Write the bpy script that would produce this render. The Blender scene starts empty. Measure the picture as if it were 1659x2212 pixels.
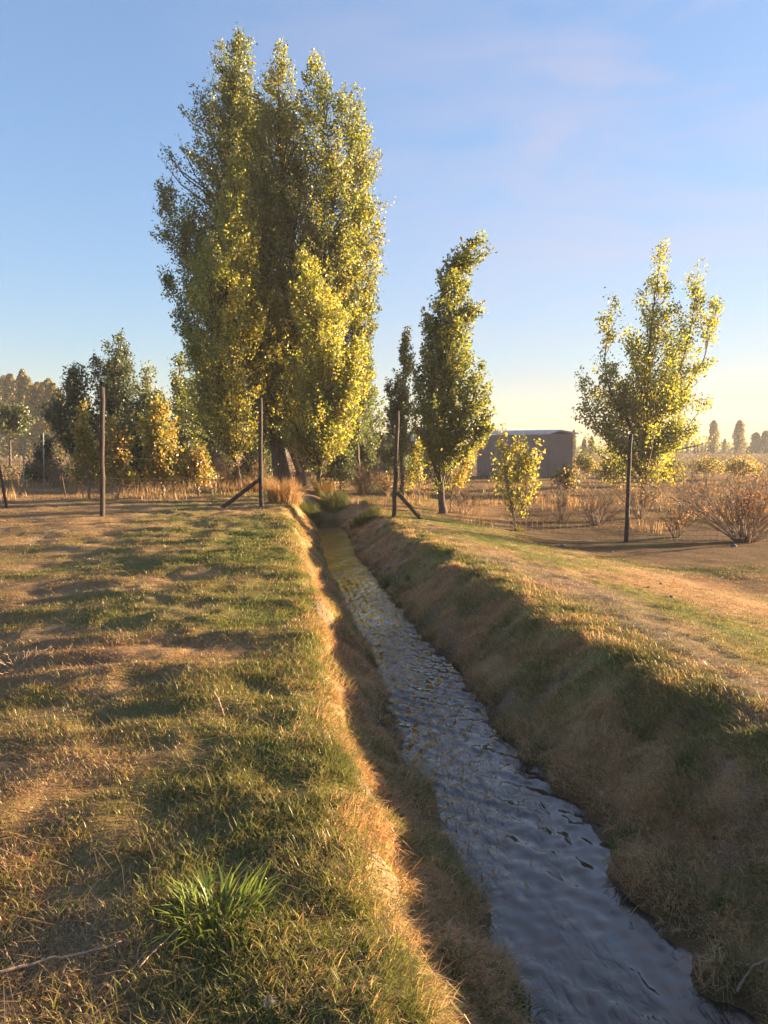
import bpy, math, time
import numpy as np
from mathutils import Vector
T0 = time.time()
C = bpy.context.scene.collection
rng = np.random.default_rng(7)
PI = math.pi

# ------------------------------------------------------------------ camera
CAMZ = 1.55
F = 1661.0                      # focal length in display pixels (1659 x 2212 frame)
PITCH = math.atan((1106 - 968) / F)
cp, sp = math.cos(PITCH), math.sin(PITCH)
cam = bpy.data.cameras.new('camera')
cam.sensor_fit = 'VERTICAL'
cam.sensor_height = 24.0
cam.lens = 24.0 * F / 2212.0
cam.clip_start, cam.clip_end = 0.05, 3000
camo = bpy.data.objects.new('camera', cam)
camo.location = (0, 0, CAMZ)
camo.rotation_euler = (PI / 2 - PITCH, 0, 0)
C.objects.link(camo)
bpy.context.scene.camera = camo

def at(x, y, depth):
    """world point seen at display pixel (x, y) lying at distance depth ahead"""
    u, v = (x - 829.5) / F, -(y - 1106) / F
    k = depth / (cp + v * sp)
    return np.array([u * k, depth, CAMZ + (-sp + v * cp) * k])

# ------------------------------------------------------------------ noise
def _hash(ix, iy, seed):
    h = (ix.astype(np.int64) * 374761393 + iy.astype(np.int64) * 668265263 + seed * 1442695041) & 0x7fffffff
    h = ((h ^ (h >> 13)) * 1274126177) & 0x7fffffff
    h = h ^ (h >> 16)
    return (h & 0xffff) / 65535.0

def vnoise(x, y, seed=0):
    x0, y0 = np.floor(x), np.floor(y)
    fx, fy = x - x0, y - y0
    fx = fx * fx * fx * (fx * (fx * 6 - 15) + 10); fy = fy * fy * fy * (fy * (fy * 6 - 15) + 10)
    a, b = _hash(x0, y0, seed), _hash(x0 + 1, y0, seed)
    c, d = _hash(x0, y0 + 1, seed), _hash(x0 + 1, y0 + 1, seed)
    return (a * (1 - fx) + b * fx) * (1 - fy) + (c * (1 - fx) + d * fx) * fy * 1.0

def fbm(x, y, seed=0, octv=3, gain=.5):
    t, a, n = 0, 1., 0.
    for o in range(octv):
        t = t + a * vnoise(x * 2 ** o + 17.3 * o, y * 2 ** o - 9.1 * o, seed + o); n += a; a *= gain
    return t / n

_k3 = rng.normal(size=(14, 3)); _p3 = rng.uniform(0, 6.28, 14)
def noise3(P, f):
    return np.sin(P @ (_k3.T * f) + _p3).sum(1) / 7.0 * .5 + .5

def sm(t):
    t = np.clip(t, 0, 1); return t * t * (3 - 2 * t)

# ------------------------------------------------------------------ terrain
CY = np.array([-60, -4, 2.65, 4.05, 6.43, 7.96, 10.4, 13.23, 16.4, 20, 23, 27, 34, 60, 700.])
CX = np.array([10, 1.9, .90, .71, .385, .165, -.205, -.655, -1.03, -1.42, -1.70, -1.9, -2.0, -2, -2.])
WATER_Z = -.55
def xc(y): return np.interp(y, CY, CX) + .05 * np.sin(y * 1.1) * np.clip(y / 30, 0, 1)

def ground_h(x, y, fine=True):
    s = x - xc(y)
    L = np.interp(y, [-60, 0, 6, 15, 24, 40, 80, 700], [0, 0, .03, .22, .3, .05, -.1, -.1])
    L = L - .15 * sm((-s - 1.5) / 3.2) * sm((y - 2.6) / 2.5) * (1 - sm((y - 10) / 4))
    crest = np.interp(y, [-60, 0, 10, 18, 30, 60, 700], [.04, .05, .04, -.07, -.1, -.1, -.1])
    fall = np.interp(y, [-60, 0, 5, 10, 17.5, 25, 50, 120, 700], [.1, .25, .4, .5, .55, .3, .12, .0, .0])
    Rz = crest - fall * sm((s - 1.25) / 4.6)
    wl = (vnoise(y * .9, y * 0 + 3.3, 3) - .5) * .20 + (fbm(x * 3.1, y * 3.3, 5, 3) - .5) * .26
    wr = (vnoise(y * .9, y * 0 + 7.7, 4) - .5) * .34 + (fbm(x * 2.6, y * 2.8, 6, 3) - .5) * .3
    sl = s + wl * sm((-s - .25) / .3)
    sr = s + wr * sm((s - .25) / .3)
    cl = np.interp(sl, [-3, -1.12, -1.0, -.91, -.8, -.62, -.38, -.22, 0], [0, 0, .05, .17, .36, .55, .76, 1, 1])
    cr = np.interp(sr, [0, .22, .37, .6, .85, 1.05, 1.2, 1.4], [1, 1, .77, .60, .36, .15, .04, 0])
    c = np.where(s < 0, cl, cr) * (1 - sm((y - 21.3) / 3))
    base = np.where(s < 0, L, Rz)
    b2 = sm((s + 1.2) / 2.4)
    base = np.where(c > 0, L * (1 - b2) + Rz * b2, base)
    far = sm((y - 30) / 20)
    base = base * (1 - far) + far * (np.where(s < 0, L, Rz))
    z = base * (1 - c) - .72 * c
    bank = np.clip(c * 4, 0, 1)
    near = 1 - sm((y - 40) / 30)
    z = z + (fbm(x * .55, y * .55, 11, 2) - .5) * .065 * (1 - bank * .5) * near
    z = z + (fbm(x * .06, y * .06, 12, 2) - .5) * .5 * sm((y - 35) / 40)
    left = np.where(s < -.6, 1., .5)
    z = z + (fbm(x * 2.6, y * 2.6, 13, 2) - .5) * .04 * (.5 + left) * near
    z = z + (vnoise(x * .9 + 5, y * 4.2, 17) - .5) * .04 * sm((-s - .9) / .3) * sm((y - 3) / 2) * near
    z = z + (fbm(x * 4.2, y * 4.2, 18, 2) - .5) * .085 * bank * near
    if fine:
        z = z + (fbm(x * 7.5, y * 7.5, 14, 2) - .5) * (.028 + .035 * bank) * (1 - sm((y - 22) / 12))
    return z

def gz(x, y):
    return float(ground_h(np.array([float(x)]), np.array([float(y)]))[0])

GREEN = np.array([.125, .145, .036]); DRY = np.array([.36, .25, .125]); RUST = np.array([.29, .155, .075])
SOIL = np.array([.21, .15, .122]); YEL = np.array([.27, .23, .05]); STRAW = np.array([.44, .32, .17])
def cover(x, y):
    """(greenness, bare soil, dryness) of the ground cover"""
    s = x - xc(y)
    n1 = fbm(x * .7, y * .7, 21, 3); n2 = fbm(x * 2.3, y * 2.3, 24, 2); n3 = fbm(x * .22, y * .22, 29, 2)
    g = .30 + 1.8 * (n1 - .5) + 1.0 * (n2 - .5)
    lip = np.exp(-((s + 1.35) / .75) ** 2)
    g = g + .38 * lip
    g = g - .35 * sm((-s - 3.2) / 2.5) * sm((y - 4) / 5)
    g = g + .25 * sm((3.0 - y) / 1.5) * (s < -.9)
    rg = 1.2 * np.exp(-((s - 1.25) / .30) ** 2) + 1.1 * np.exp(-((s - 2.75) / .4) ** 2)
    g = g + .45 * rg - .25 * sm((s - 3.3) / 1.5)
    bank = (s > -.95) & (s < 1.1)
    g = np.where(bank, g - .22, g)
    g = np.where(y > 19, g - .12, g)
    soil = .75 * np.exp(-((s - 1.95 - .18 * np.sin(y * .9)) / .42) ** 2) * sm((14 - y) / 5) * (.55 + .9 * (n2 - .2))
    soil = soil + .25 * sm((n3 - .56) / .1) * (n2 > .4) * (s < -2)
    soil = soil + np.where(bank, .1 + .6 * sm((n2 - .55) / .15), 0)
    soil = soil + .3 * np.exp(-((s + .86) / .07) ** 2) * sm((n1 - .42) / .12)
    return np.clip(g, 0, 1), np.clip(soil, 0, 1), np.clip(n2, 0, 1)

# ------------------------------------------------------------------ mesh buffers
class MB:
    def __init__(self): self.v, self.q, self.t, self.c, self.n = [], [], [], [], 0
    def add(self, V, quads=None, tris=None, col=None):
        V = np.asarray(V, float).reshape(-1, 3)
        if quads is not None and len(quads): self.q.append(np.asarray(quads, np.int64) + self.n)
        if tris is not None and len(tris): self.t.append(np.asarray(tris, np.int64) + self.n)
        self.v.append(V); self.n += len(V)
        if col is not None:
            col = np.asarray(col, float)
            self.c.append(np.broadcast_to(col, (len(V), 3)))
    def tube(self, pts, rad, n=6, cap=True, jitter=0, col=None):
        P = np.asarray(pts, float); m = len(P)
        rad = np.broadcast_to(np.asarray(rad, float), (m,))
        d = np.gradient(P, axis=0); d /= np.linalg.norm(d, axis=1)[:, None] + 1e-9
        ref = np.array([0., 0, 1]) if abs(d[:, 2]).mean() < .85 else np.array([1., 0, 0])
        a = np.cross(d, ref); a /= np.linalg.norm(a, axis=1)[:, None] + 1e-9
        b = np.cross(d, a)
        th = np.arange(n) * 2 * PI / n
        rr = rad[:, None] * (1 + jitter * (rng.random((m, n)) - .5))
        V = P[:, None, :] + rr[..., None] * (np.cos(th)[None, :, None] * a[:, None, :] + np.sin(th)[None, :, None] * b[:, None, :])
        i = np.arange(m - 1)[:, None] * n + np.arange(n)[None, :]
        j = np.arange(m - 1)[:, None] * n + (np.arange(n)[None, :] + 1) % n
        q = np.stack([i, j, j + n, i + n], -1).reshape(-1, 4)
        V = V.reshape(-1, 3); tr = None
        if cap:
            V = np.vstack([V, P[:1], P[-1:]])
            k = np.arange(n); k2 = (k + 1) % n
            tr = np.vstack([np.stack([k2, k, np.full(n, m * n)], -1), np.stack([(m - 1) * n + k, (m - 1) * n + k2, np.full(n, m * n + 1)], -1)])
        self.add(V, q, tr, col)
    def box(self, lo, hi):
        x0, y0, z0 = lo; x1, y1, z1 = hi
        V = [(x0, y0, z0), (x1, y0, z0), (x1, y1, z0), (x0, y1, z0), (x0, y0, z1), (x1, y0, z1), (x1, y1, z1), (x0, y1, z1)]
        self.add(V, [(0, 3, 2, 1), (4, 5, 6, 7), (0, 1, 5, 4), (1, 2, 6, 5), (2, 3, 7, 6), (3, 0, 4, 7)])
    def build(self, name, mat, parent=None, origin=None, smooth=False):
        V = np.vstack(self.v)
        if parent is not None: V = V - np.array(parent.location)
        elif origin is not None: V = V - np.asarray(origin, float)
        q = np.vstack(self.q) if self.q else np.zeros((0, 4), np.int64)
        t = np.vstack(self.t) if self.t else np.zeros((0, 3), np.int64)
        me = bpy.data.meshes.new(name)
        me.vertices.add(len(V)); me.vertices.foreach_set('co', V.astype(np.float32).ravel())
        nl = q.size + t.size
        me.loops.add(nl); me.loops.foreach_set('vertex_index', np.concatenate([q.ravel(), t.ravel()]).astype(np.int32))
        me.polygons.add(len(q) + len(t))
        st = np.concatenate([np.arange(len(q)) * 4, q.size + np.arange(len(t)) * 3]).astype(np.int32)
        me.polygons.foreach_set('loop_start', st)
        me.polygons.foreach_set('use_smooth', np.full(len(q) + len(t), smooth, bool))
        me.update(calc_edges=True)
        if self.c:
            col = np.ones((len(V), 4), np.float32); col[:, :3] = np.vstack(self.c)
            at_ = me.attributes.new('col', 'FLOAT_COLOR', 'POINT')
            at_.data.foreach_set('color', col.ravel())
        me.materials.append(mat)
        o = bpy.data.objects.new(name, me); C.objects.link(o)
        if parent is not None: o.parent = parent
        elif origin is not None: o.location = tuple(float(a) for a in origin)
        return o

def tag(o, label=None, cat=None, group=None, kind=None):
    if label: o['label'] = label
    if cat: o['category'] = cat
    if group: o['group'] = group
    if kind: o['kind'] = kind
    return o
def thing(name, label, cat, loc, group=None):
    o = bpy.data.objects.new(name, None); C.objects.link(o)
    o.location = tuple(float(a) for a in loc); o.empty_display_size = .2
    return tag(o, label, cat, group)

# ------------------------------------------------------------------ materials
def mat(name):
    m = bpy.data.materials.new(name); m.use_nodes = True
    nt = m.node_tree; nt.nodes.clear()
    out = nt.nodes.new('ShaderNodeOutputMaterial')
    return m, nt, out
def N(nt, t, **kw):
    n = nt.nodes.new(t)
    for k, v in kw.items():
        if k in n.inputs: n.inputs[k].default_value = v
        else: setattr(n, k, v)
    return n

def leaf_mat(name, trans=.58, tgain=(1.7, 1.6, .9), gloss=.06):
    m, nt, out = mat(name)
    a = N(nt, 'ShaderNodeAttribute', attribute_name='col')
    d = N(nt, 'ShaderNodeBsdfDiffuse'); t = N(nt, 'ShaderNodeBsdfTranslucent'); g = N(nt, 'ShaderNodeBsdfGlossy', Roughness=.45)
    mul = N(nt, 'ShaderNodeVectorMath', operation='MULTIPLY'); mul.inputs[1].default_value = tgain
    nt.links.new(a.outputs['Color'], d.inputs['Color']); nt.links.new(a.outputs['Color'], mul.inputs[0])
    nt.links.new(mul.outputs[0], t.inputs['Color'])
    x = N(nt, 'ShaderNodeMixShader', Fac=trans); nt.links.new(d.outputs[0], x.inputs[1]); nt.links.new(t.outputs[0], x.inputs[2])
    y = N(nt, 'ShaderNodeMixShader', Fac=gloss); nt.links.new(x.outputs[0], y.inputs[1]); nt.links.new(g.outputs[0], y.inputs[2])
    nt.links.new(y.outputs[0], out.inputs['Surface'])
    return m
M_LEAF = leaf_mat('poplar_leaf')
M_GRASS = leaf_mat('grass_blade', .38, (1.25, 1.15, .8), .03)

def solid_mat(name, c1, c2, scale=20., rough=.85, stretch=(1, 1, 1), bump=.3, c3=None, spec=.2):
    m, nt, out = mat(name)
    tc = N(nt, 'ShaderNodeTexCoord'); mp = N(nt, 'ShaderNodeMapping'); mp.inputs['Scale'].default_value = stretch
    no = N(nt, 'ShaderNodeTexNoise', Scale=scale, Detail=6., Roughness=.65)
    r = N(nt, 'ShaderNodeValToRGB'); r.color_ramp.elements[0].position = .32; r.color_ramp.elements[1].position = .68
    r.color_ramp.elements[0].color = (*c1, 1); r.color_ramp.elements[1].color = (*c2, 1)
    b = N(nt, 'ShaderNodeBsdfPrincipled', Roughness=rough); b.inputs['Specular IOR Level'].default_value = spec
    bp = N(nt, 'ShaderNodeBump', Strength=bump, Distance=.02)
    L = nt.links.new
    L(tc.outputs['Object'], mp.inputs[0]); L(mp.outputs[0], no.inputs['Vector']); L(no.outputs['Fac'], r.inputs[0])
    L(r.outputs[0], b.inputs['Base Color']); L(no.outputs['Fac'], bp.inputs['Height']); L(bp.outputs[0], b.inputs['Normal'])
    L(b.outputs[0], out.inputs['Surface'])
    return m
M_BARK = solid_mat('poplar_bark', (.065, .05, .04), (.14, .105, .085), 9, .9, (1, 1, .25), .7)
M_TWIG = solid_mat('twig_bark', (.16, .115, .085), (.29, .215, .15), 12, .85)
M_POST = solid_mat('weathered_post', (.030, .024, .021), (.075, .058, .048), 14, .8, (3, 3, .3), .6)
M_STICK = solid_mat('dry_stick', (.28, .18, .12), (.42, .29, .2), 30, .8)
M_STONE = solid_mat('stone', (.12, .10, .085), (.22, .185, .155), 18, .9)
M_WIRE = solid_mat('rusty_wire', (.09, .065, .05), (.16, .12, .095), 30, .6)
M_STAKE = solid_mat('grey_stake', (.25, .24, .24), (.36, .35, .34), 30, .8)
M_RENDER_SHADED = solid_mat('cement_render_shaded', (.20, .165, .145), (.245, .205, .18), 1.6, .95, bump=.15)  # darker copy of the render, the gable's deeper shade painted in
M_RENDER_PALER = solid_mat('cement_render_paler', (.225, .185, .16), (.27, .23, .20), 1.6, .95, bump=.15)  # same render, paler for the face that looks lighter in this light
M_SHEET = solid_mat('roof_sheet', (.42, .42, .44), (.56, .56, .58), 3, .55, bump=.1, spec=.5)
M_EDGE = solid_mat('roof_edge', (.07, .06, .06), (.12, .10, .09), 6, .8)
M_ADOBE = solid_mat('adobe', (.09, .07, .06), (.17, .135, .115), 3, .95)
M_OPENING_SHADE = solid_mat('painted_opening_shade', (.012, .011, .012), (.02, .018, .018), 3, .9)  # near black, stands in for the unlit inside of the house
M_BLUE = solid_mat('blue_sheet', (.35, .45, .52), (.45, .55, .62), 4, .5, spec=.5)

def ground_mat():
    m, nt, out = mat('grassland_ground'); L = nt.links.new
    a = N(nt, 'ShaderNodeAttribute', attribute_name='col')
    tc = N(nt, 'ShaderNodeTexCoord')
    n1 = N(nt, 'ShaderNodeTexNoise', Scale=110., Detail=4., Roughness=.75); n2 = N(nt, 'ShaderNodeTexNoise', Scale=14., Detail=6., Roughness=.7)
    L(tc.outputs['Object'], n1.inputs['Vector']); L(tc.outputs['Object'], n2.inputs['Vector'])
    r = N(nt, 'ShaderNodeMapRange'); r.inputs['From Min'].default_value = .3; r.inputs['From Max'].default_value = .7
    r.inputs['To Min'].default_value = .4; r.inputs['To Max'].default_value = 1.6
    L(n1.outputs['Fac'], r.inputs['Value'])
    r2 = N(nt, 'ShaderNodeMapRange'); r2.inputs['From Min'].default_value = .3; r2.inputs['From Max'].default_value = .7
    r2.inputs['To Min'].default_value = .75; r2.inputs['To Max'].default_value = 1.25
    L(n2.outputs['Fac'], r2.inputs['Value'])
    v1 = N(nt, 'ShaderNodeVectorMath', operation='SCALE'); v2 = N(nt, 'ShaderNodeVectorMath', operation='SCALE')
    L(a.outputs['Color'], v1.inputs[0]); L(r.outputs[0], v1.inputs['Scale']); L(v1.outputs[0], v2.inputs[0]); L(r2.outputs[0], v2.inputs['Scale'])
    b = N(nt, 'ShaderNodeBsdfPrincipled', Roughness=.95); b.inputs['Specular IOR Level'].default_value = .1
    L(v2.outputs[0], b.inputs['Base Color'])
    add = N(nt, 'ShaderNodeMath', operation='MULTIPLY_ADD'); L(n2.outputs['Fac'], add.inputs[0]); add.inputs[1].default_value = 2.; L(n1.outputs['Fac'], add.inputs[2])
    bp = N(nt, 'ShaderNodeBump', Strength=.8, Distance=.03); L(add.outputs[0], bp.inputs['Height']); L(bp.outputs[0], b.inputs['Normal'])
    L(b.outputs[0], out.inputs['Surface'])
    return m

def water_mat():
    m, nt, out = mat('ditch_water'); L = nt.links.new
    tc = N(nt, 'ShaderNodeTexCoord'); mp = N(nt, 'ShaderNodeMapping'); mp.inputs['Rotation'].default_value = (0, 0, .25); mp.inputs['Scale'].default_value = (1., .36, 1.)
    n1 = N(nt, 'ShaderNodeTexNoise', Scale=24., Detail=4., Roughness=.5, Distortion=.6); n2 = N(nt, 'ShaderNodeTexNoise', Scale=38., Detail=2., Roughness=.5, Distortion=.4)
    L(tc.outputs['Object'], mp.inputs[0]); L(mp.outputs[0], n1.inputs['Vector']); L(mp.outputs[0], n2.inputs['Vector'])
    ma = N(nt, 'ShaderNodeMath', operation='MULTIPLY_ADD'); L(n2.outputs['Fac'], ma.inputs[0]); ma.inputs[1].default_value = .3; L(n1.outputs['Fac'], ma.inputs[2])
    n3 = N(nt, 'ShaderNodeTexNoise', Scale=2.4, Detail=2., Roughness=.5, Distortion=.8); L(mp.outputs[0], n3.inputs['Vector'])
    pr = N(nt, 'ShaderNodeMapRange'); pr.inputs['From Min'].default_value = .38; pr.inputs['From Max'].default_value = .66; pr.inputs['To Min'].default_value = .12; pr.inputs['To Max'].default_value = 1.5; L(n3.outputs['Fac'], pr.inputs['Value'])
    mm = N(nt, 'ShaderNodeMath', operation='MULTIPLY'); L(ma.outputs[0], mm.inputs[0]); L(pr.outputs[0], mm.inputs[1])
    bp = N(nt, 'ShaderNodeBump', Strength=.4, Distance=.03); L(mm.outputs[0], bp.inputs['Height'])
    b = N(nt, 'ShaderNodeBsdfPrincipled', Roughness=.04, IOR=1.75); b.inputs['Specular Tint'].default_value = (1, .92, .83, 1)
    b.inputs['Base Color'].default_value = (.034, .027, .023, 1); b.inputs['Specular IOR Level'].default_value = .5
    L(bp.outputs[0], b.inputs['Normal']); L(b.outputs[0], out.inputs['Surface'])
    return m

# ------------------------------------------------------------------ ground sheet
def grow(a, b, d0, k):
    out = [a]; d = d0
    while out[-1] < b:
        out.append(out[-1] + d); d *= k
    return np.array(out)
sR = grow(0, 345, .045, 1.0); 
def axis(lim, near, d0, k):
    p = [0.]
    d = d0
    while p[-1] < lim:
        p.append(min(p[-1] + d, lim))
        if p[-1] > near: d *= k
    return np.array(p)
sp_ = axis(340, 2.6, .045, 1.045)
S = np.concatenate([-sp_[::-1][:-1], sp_])
Yf = axis(400, 7, .05, 1.011); Yb = axis(45, 1, .15, 1.25)
Y = np.concatenate([-Yb[::-1][:-1], Yf])
SS, YY = np.meshgrid(S, Y)
XX = SS + xc(YY) * np.clip(1 - (np.abs(SS) - 20) / 60, 0, 1)
ZZ = ground_h(XX, YY)
gcol_g, gcol_s, gcol_d = cover(XX, YY)
def base_col(g, s, d):
    dry = DRY * (1 - d[..., None]) + RUST * d[..., None]
    c = dry * (1 - g[..., None]) + GREEN * g[..., None]
    return c * (1 - s[..., None]) + SOIL * s[..., None]
wet = sm((-.44 - ZZ) / .06)[..., None]
slope_lift = ((SS > -1.0) & (SS < 1.3) & (YY < 22))[..., None]  # lightens the shaded ditch slopes, fill light put into the ground colour
GC = (1 - .6 * wet) * (1 + .35 * slope_lift) * base_col(gcol_g, gcol_s, gcol_d) * (.95 - .32 * sm((YY - 19) / 4) * (SS > 1) - .15 * sm((YY - 20) / 8) * (SS <= 1))[..., None]
mb = MB()
nx = len(S)
i = (np.arange(len(Y) - 1)[:, None] * nx + np.arange(nx - 1)[None, :])
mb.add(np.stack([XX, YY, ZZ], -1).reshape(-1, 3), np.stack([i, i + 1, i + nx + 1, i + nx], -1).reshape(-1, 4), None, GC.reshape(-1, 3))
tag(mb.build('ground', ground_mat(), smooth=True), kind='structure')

# ------------------------------------------------------------------ water
wS = np.linspace(-.72, .72, 60)
wY = np.concatenate([np.arange(-6, 1, .1), np.arange(1, 9, .02), np.arange(9, 31, .05)])
WS, WY = np.meshgrid(wS, wY); WX = WS + xc(WY)
wz = np.zeros_like(WX)
for k in range(34):
    lam = float(np.exp(rng.uniform(math.log(.05), math.log(.24)))); th = rng.uniform(0, 2 * PI)
    wz += .0105 * lam / .3 * np.sin(2 * PI / lam * (WX * math.cos(th) + WY * math.sin(th)) + rng.uniform(0, 6.28)) * (.3 + 1.2 * vnoise(WX * 2.2 + k, WY * 1.1, 40 + k))
mb = MB(); nx = len(wS)
i = (np.arange(len(wY) - 1)[:, None] * nx + np.arange(nx - 1)[None, :])
mb.add(np.stack([WX, WY, WATER_Z + wz * .17 * np.interp(WY, [0, 3, 5, 11, 13.5, 17], [.6, .8, 1.7, 2.1, .6, .2])], -1).reshape(-1, 3), np.stack([i, i + 1, i + nx + 1, i + nx], -1).reshape(-1, 4))
tag(mb.build('water', water_mat(), smooth=True), kind='structure')

# ------------------------------------------------------------------ grass
def blades(m, x, y, length, width, lean, col, curl=.35, tipmix=.3, z=None, az=None):
    n = len(x)
    z0 = ground_h(x, y) - .004 if z is None else z
    az = rng.uniform(0, 2 * PI, n) if az is None else az
    dx, dy = np.cos(az), np.sin(az)
    side = np.stack([-dy, dx, np.zeros(n)], -1) * (width * .5)[:, None]
    b = np.stack([x, y, z0], -1)
    l1, l2 = lean, lean + curl * (.4 + rng.random(n))
    m1 = b + np.stack([dx * np.sin(l1), dy * np.sin(l1), np.cos(l1)], -1) * (length * .55)[:, None]
    tp = m1 + np.stack([dx * np.sin(l2), dy * np.sin(l2), np.cos(l2)], -1) * (length * .5)[:, None]
    V = np.stack([b - side, b + side, m1 - side * .8, m1 + side * .8, tp], 1).reshape(-1, 3)
    k = np.arange(n)[:, None] * 5
    tc = col * (1 - tipmix) + STRAW * tipmix
    cc = np.stack([col, col, col, col, tc], 1).reshape(-1, 3)
    m.add(V, k + np.array([[0, 1, 3, 2]]), k + np.array([[2, 3, 4]]), cc)

def blade_cols(g, d, n):
    u = rng.random(n)
    isg = u < g * .8 + .05
    mix = rng.random(n)[:, None]
    green = GREEN * (.7 + .7 * mix) + (YEL - GREEN) * (rng.random(n)[:, None] ** 2) * .8
    dry = np.where((rng.random(n) < d)[:, None], RUST * (.7 + .6 * mix), STRAW * (.6 + .5 * mix))
    return np.where(isg[:, None], green, dry), isg

mb = MB()
NB = 1050000
y = np.exp(math.log(1.15) + (math.log(46) - math.log(1.15)) * rng.random(NB) ** 1.25); x = (rng.random(NB) * 2 - 1) * (.60 * y + 1.3)
s = x - xc(y); h = ground_h(x, y)
g, so, d = cover(x, y)
tuft = fbm(x * 5.5, y * 5.5, 51, 2); tuft2 = fbm(x * 1.6, y * 1.6, 52, 2)
bank = (s > -.92) & (s < 1.15) & (y < 30)
keep = (h > WATER_Z + .025) & (rng.random(NB) > so * .7) & (rng.random(NB) < np.clip((tuft - .30) * 3.2 + .45, .35, 1)) & ~(bank & (rng.random(NB) < .35))
x, y, s, g, d, tuft, tuft2, bank, so = [a[keep] for a in (x, y, s, g, d, tuft, tuft2, bank, so)]
n = len(x)
col, isg = blade_cols(g, d, n)
col = np.where(bank[:, None], col * 1.35, col); dull = sm((y - 19) / 3) * np.where(s > 1, .25, .1); col = col * (1 - dull)[:, None]  # slope blades painted brighter to lift the shade there
length = (.014 + .030 * rng.random(n) ** 1.7) * (.55 + 1.1 * tuft) * (.7 + .6 * tuft2) * (1 + .35 * isg)
length *= 1 + 1.3 * sm((y - 18.2 + 5 * (fbm(x * .5, y * .5, 77, 2) - .5)) / 2.5) * (.3 + tuft2) * np.where(s < 0, 1., .5)
length *= np.where(s < -3, .8, 1.) * np.where((s > 1.6) & (y < 18), .75, 1.)
length *= np.where(bank, 1.1, 1)
length *= 1 + .45 * np.exp(-((s + 1.0) / .16) ** 2)
lean = np.abs(rng.normal(0, .6, n)) + np.where(isg, .12, .45); lean = np.where(bank & ~isg, rng.uniform(.6, 1.5, n), lean)
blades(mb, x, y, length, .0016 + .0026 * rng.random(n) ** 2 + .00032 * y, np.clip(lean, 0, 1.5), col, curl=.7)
# dead straw lying over the turf and the banks
ns = 60000
y = np.exp(rng.uniform(math.log(1.15), math.log(18), ns)); x = (rng.random(ns) * 2 - 1) * (.58 * y + 1.2)
s = x - xc(y); bank = (s > -.95) & (s < 1.5)
k = (ground_h(x, y) > WATER_Z + .03) & (bank | (rng.random(ns) < .35)); x, y, bank = x[k], y[k], bank[k]; n = len(x)
mixr = rng.random((n, 1))
blades(mb, x, y, (.05 + .10 * rng.random(n)), .0016 + .0003 * y, rng.uniform(1.1, 1.5, n), (STRAW * (1 - mixr) + RUST * mixr) * rng.uniform(.6, 1.1, (n, 1)), curl=.12, z=ground_h(x, y) + .006 + .012 * rng.random(n))
# matted grass and straw hanging down both ditch slopes
ns = 340000
y = np.exp(rng.uniform(math.log(1.2), math.log(21), ns)); lf_ = rng.random(ns) < .42
s = np.where(lf_, rng.uniform(-1.05, -.34, ns) - np.abs(rng.normal(0, .28, ns)) * (rng.random(ns) < .4), rng.uniform(.33, 1.4, ns) + np.abs(rng.normal(0, .25, ns)) * (rng.random(ns) < .4)); x = xc(y) + s
hh = ground_h(x, y); kk = (hh > WATER_Z + .02); x, y, s, hh = x[kk], y[kk], s[kk], hh[kk]
pt = fbm(x * 3.3, y * 3.3, 91, 2); kk = rng.random(len(x)) < np.clip((pt - .28) * 4, .12, 1); x, y, s, hh, pt = x[kk], y[kk], s[kk], hh[kk], pt[kk]
n = len(x); gg = sm((fbm(x * 1.7, y * 1.7, 95, 2) - .5) / .14); mixr = rng.random((n, 1))
cc = np.where((rng.random(n) < gg * .55 + .08 + .38 * sm((-s - .8) / .15) + .25 * sm((s - 1.1) / .2))[:, None], GREEN * (.9 + .7 * mixr), (STRAW * (1 - mixr) + RUST * mixr) * rng.uniform(1.0, 1.95, (n, 1)))  # slope grass and straw colours raised to make up for the shade
azz = np.where(s < 0, 0., PI) + rng.normal(0, 1.0, n)
blades(mb, x, y, (.02 + .055 * rng.random(n)) * (.6 + .9 * pt), .0018 + .0015 * rng.random(n) + .0003 * y, rng.uniform(.35, 1.5, n), cc, curl=.9, az=azz, z=hh - .004 + .01 * rng.random(n))
# drooping straw tussocks on the slopes and shaggy growth along the waterline
nt_ = 420
ty = np.exp(rng.uniform(math.log(1.3), math.log(19), nt_)); ts = np.where(rng.random(nt_) < .4, rng.uniform(-1.05, -.42, nt_), rng.uniform(.42, 1.35, nt_))
wl_ = rng.random(nt_) < .3; ts[wl_] = np.where(rng.random(wl_.sum()) < .5, -.40, .42) + rng.normal(0, .03, wl_.sum())
per_ = 70; ti_ = np.repeat(np.arange(nt_), per_); n = len(ti_)
sc_t = rng.uniform(.5, 1.3, nt_)
s = ts[ti_] + rng.normal(0, .035, n) * sc_t[ti_]; y = ty[ti_] + rng.normal(0, .05, n) * sc_t[ti_]; x = xc(y) + s
kind_ = rng.random(nt_); gcol = (kind_ < .36)[ti_]
mixr = rng.random((n, 1)); cc = np.where(gcol[:, None], GREEN * (.7 + .7 * mixr), (STRAW * (1 - mixr * .7) + RUST * mixr * .7) * rng.uniform(.9, 1.7, (n, 1)))  # tussock straw brightened like the rest of the shaded slopes
hh = ground_h(x, y); kk = hh > WATER_Z + .01
blades(mb, x[kk], y[kk], ((.05 + .10 * rng.random(n)) * sc_t[ti_])[kk], .002 + .0002 * y[kk], rng.uniform(.2, 1.3, n)[kk], cc[kk], curl=1.0, az=(np.where(s < 0, 0., PI) + rng.normal(0, 1.1, n))[kk])
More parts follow.
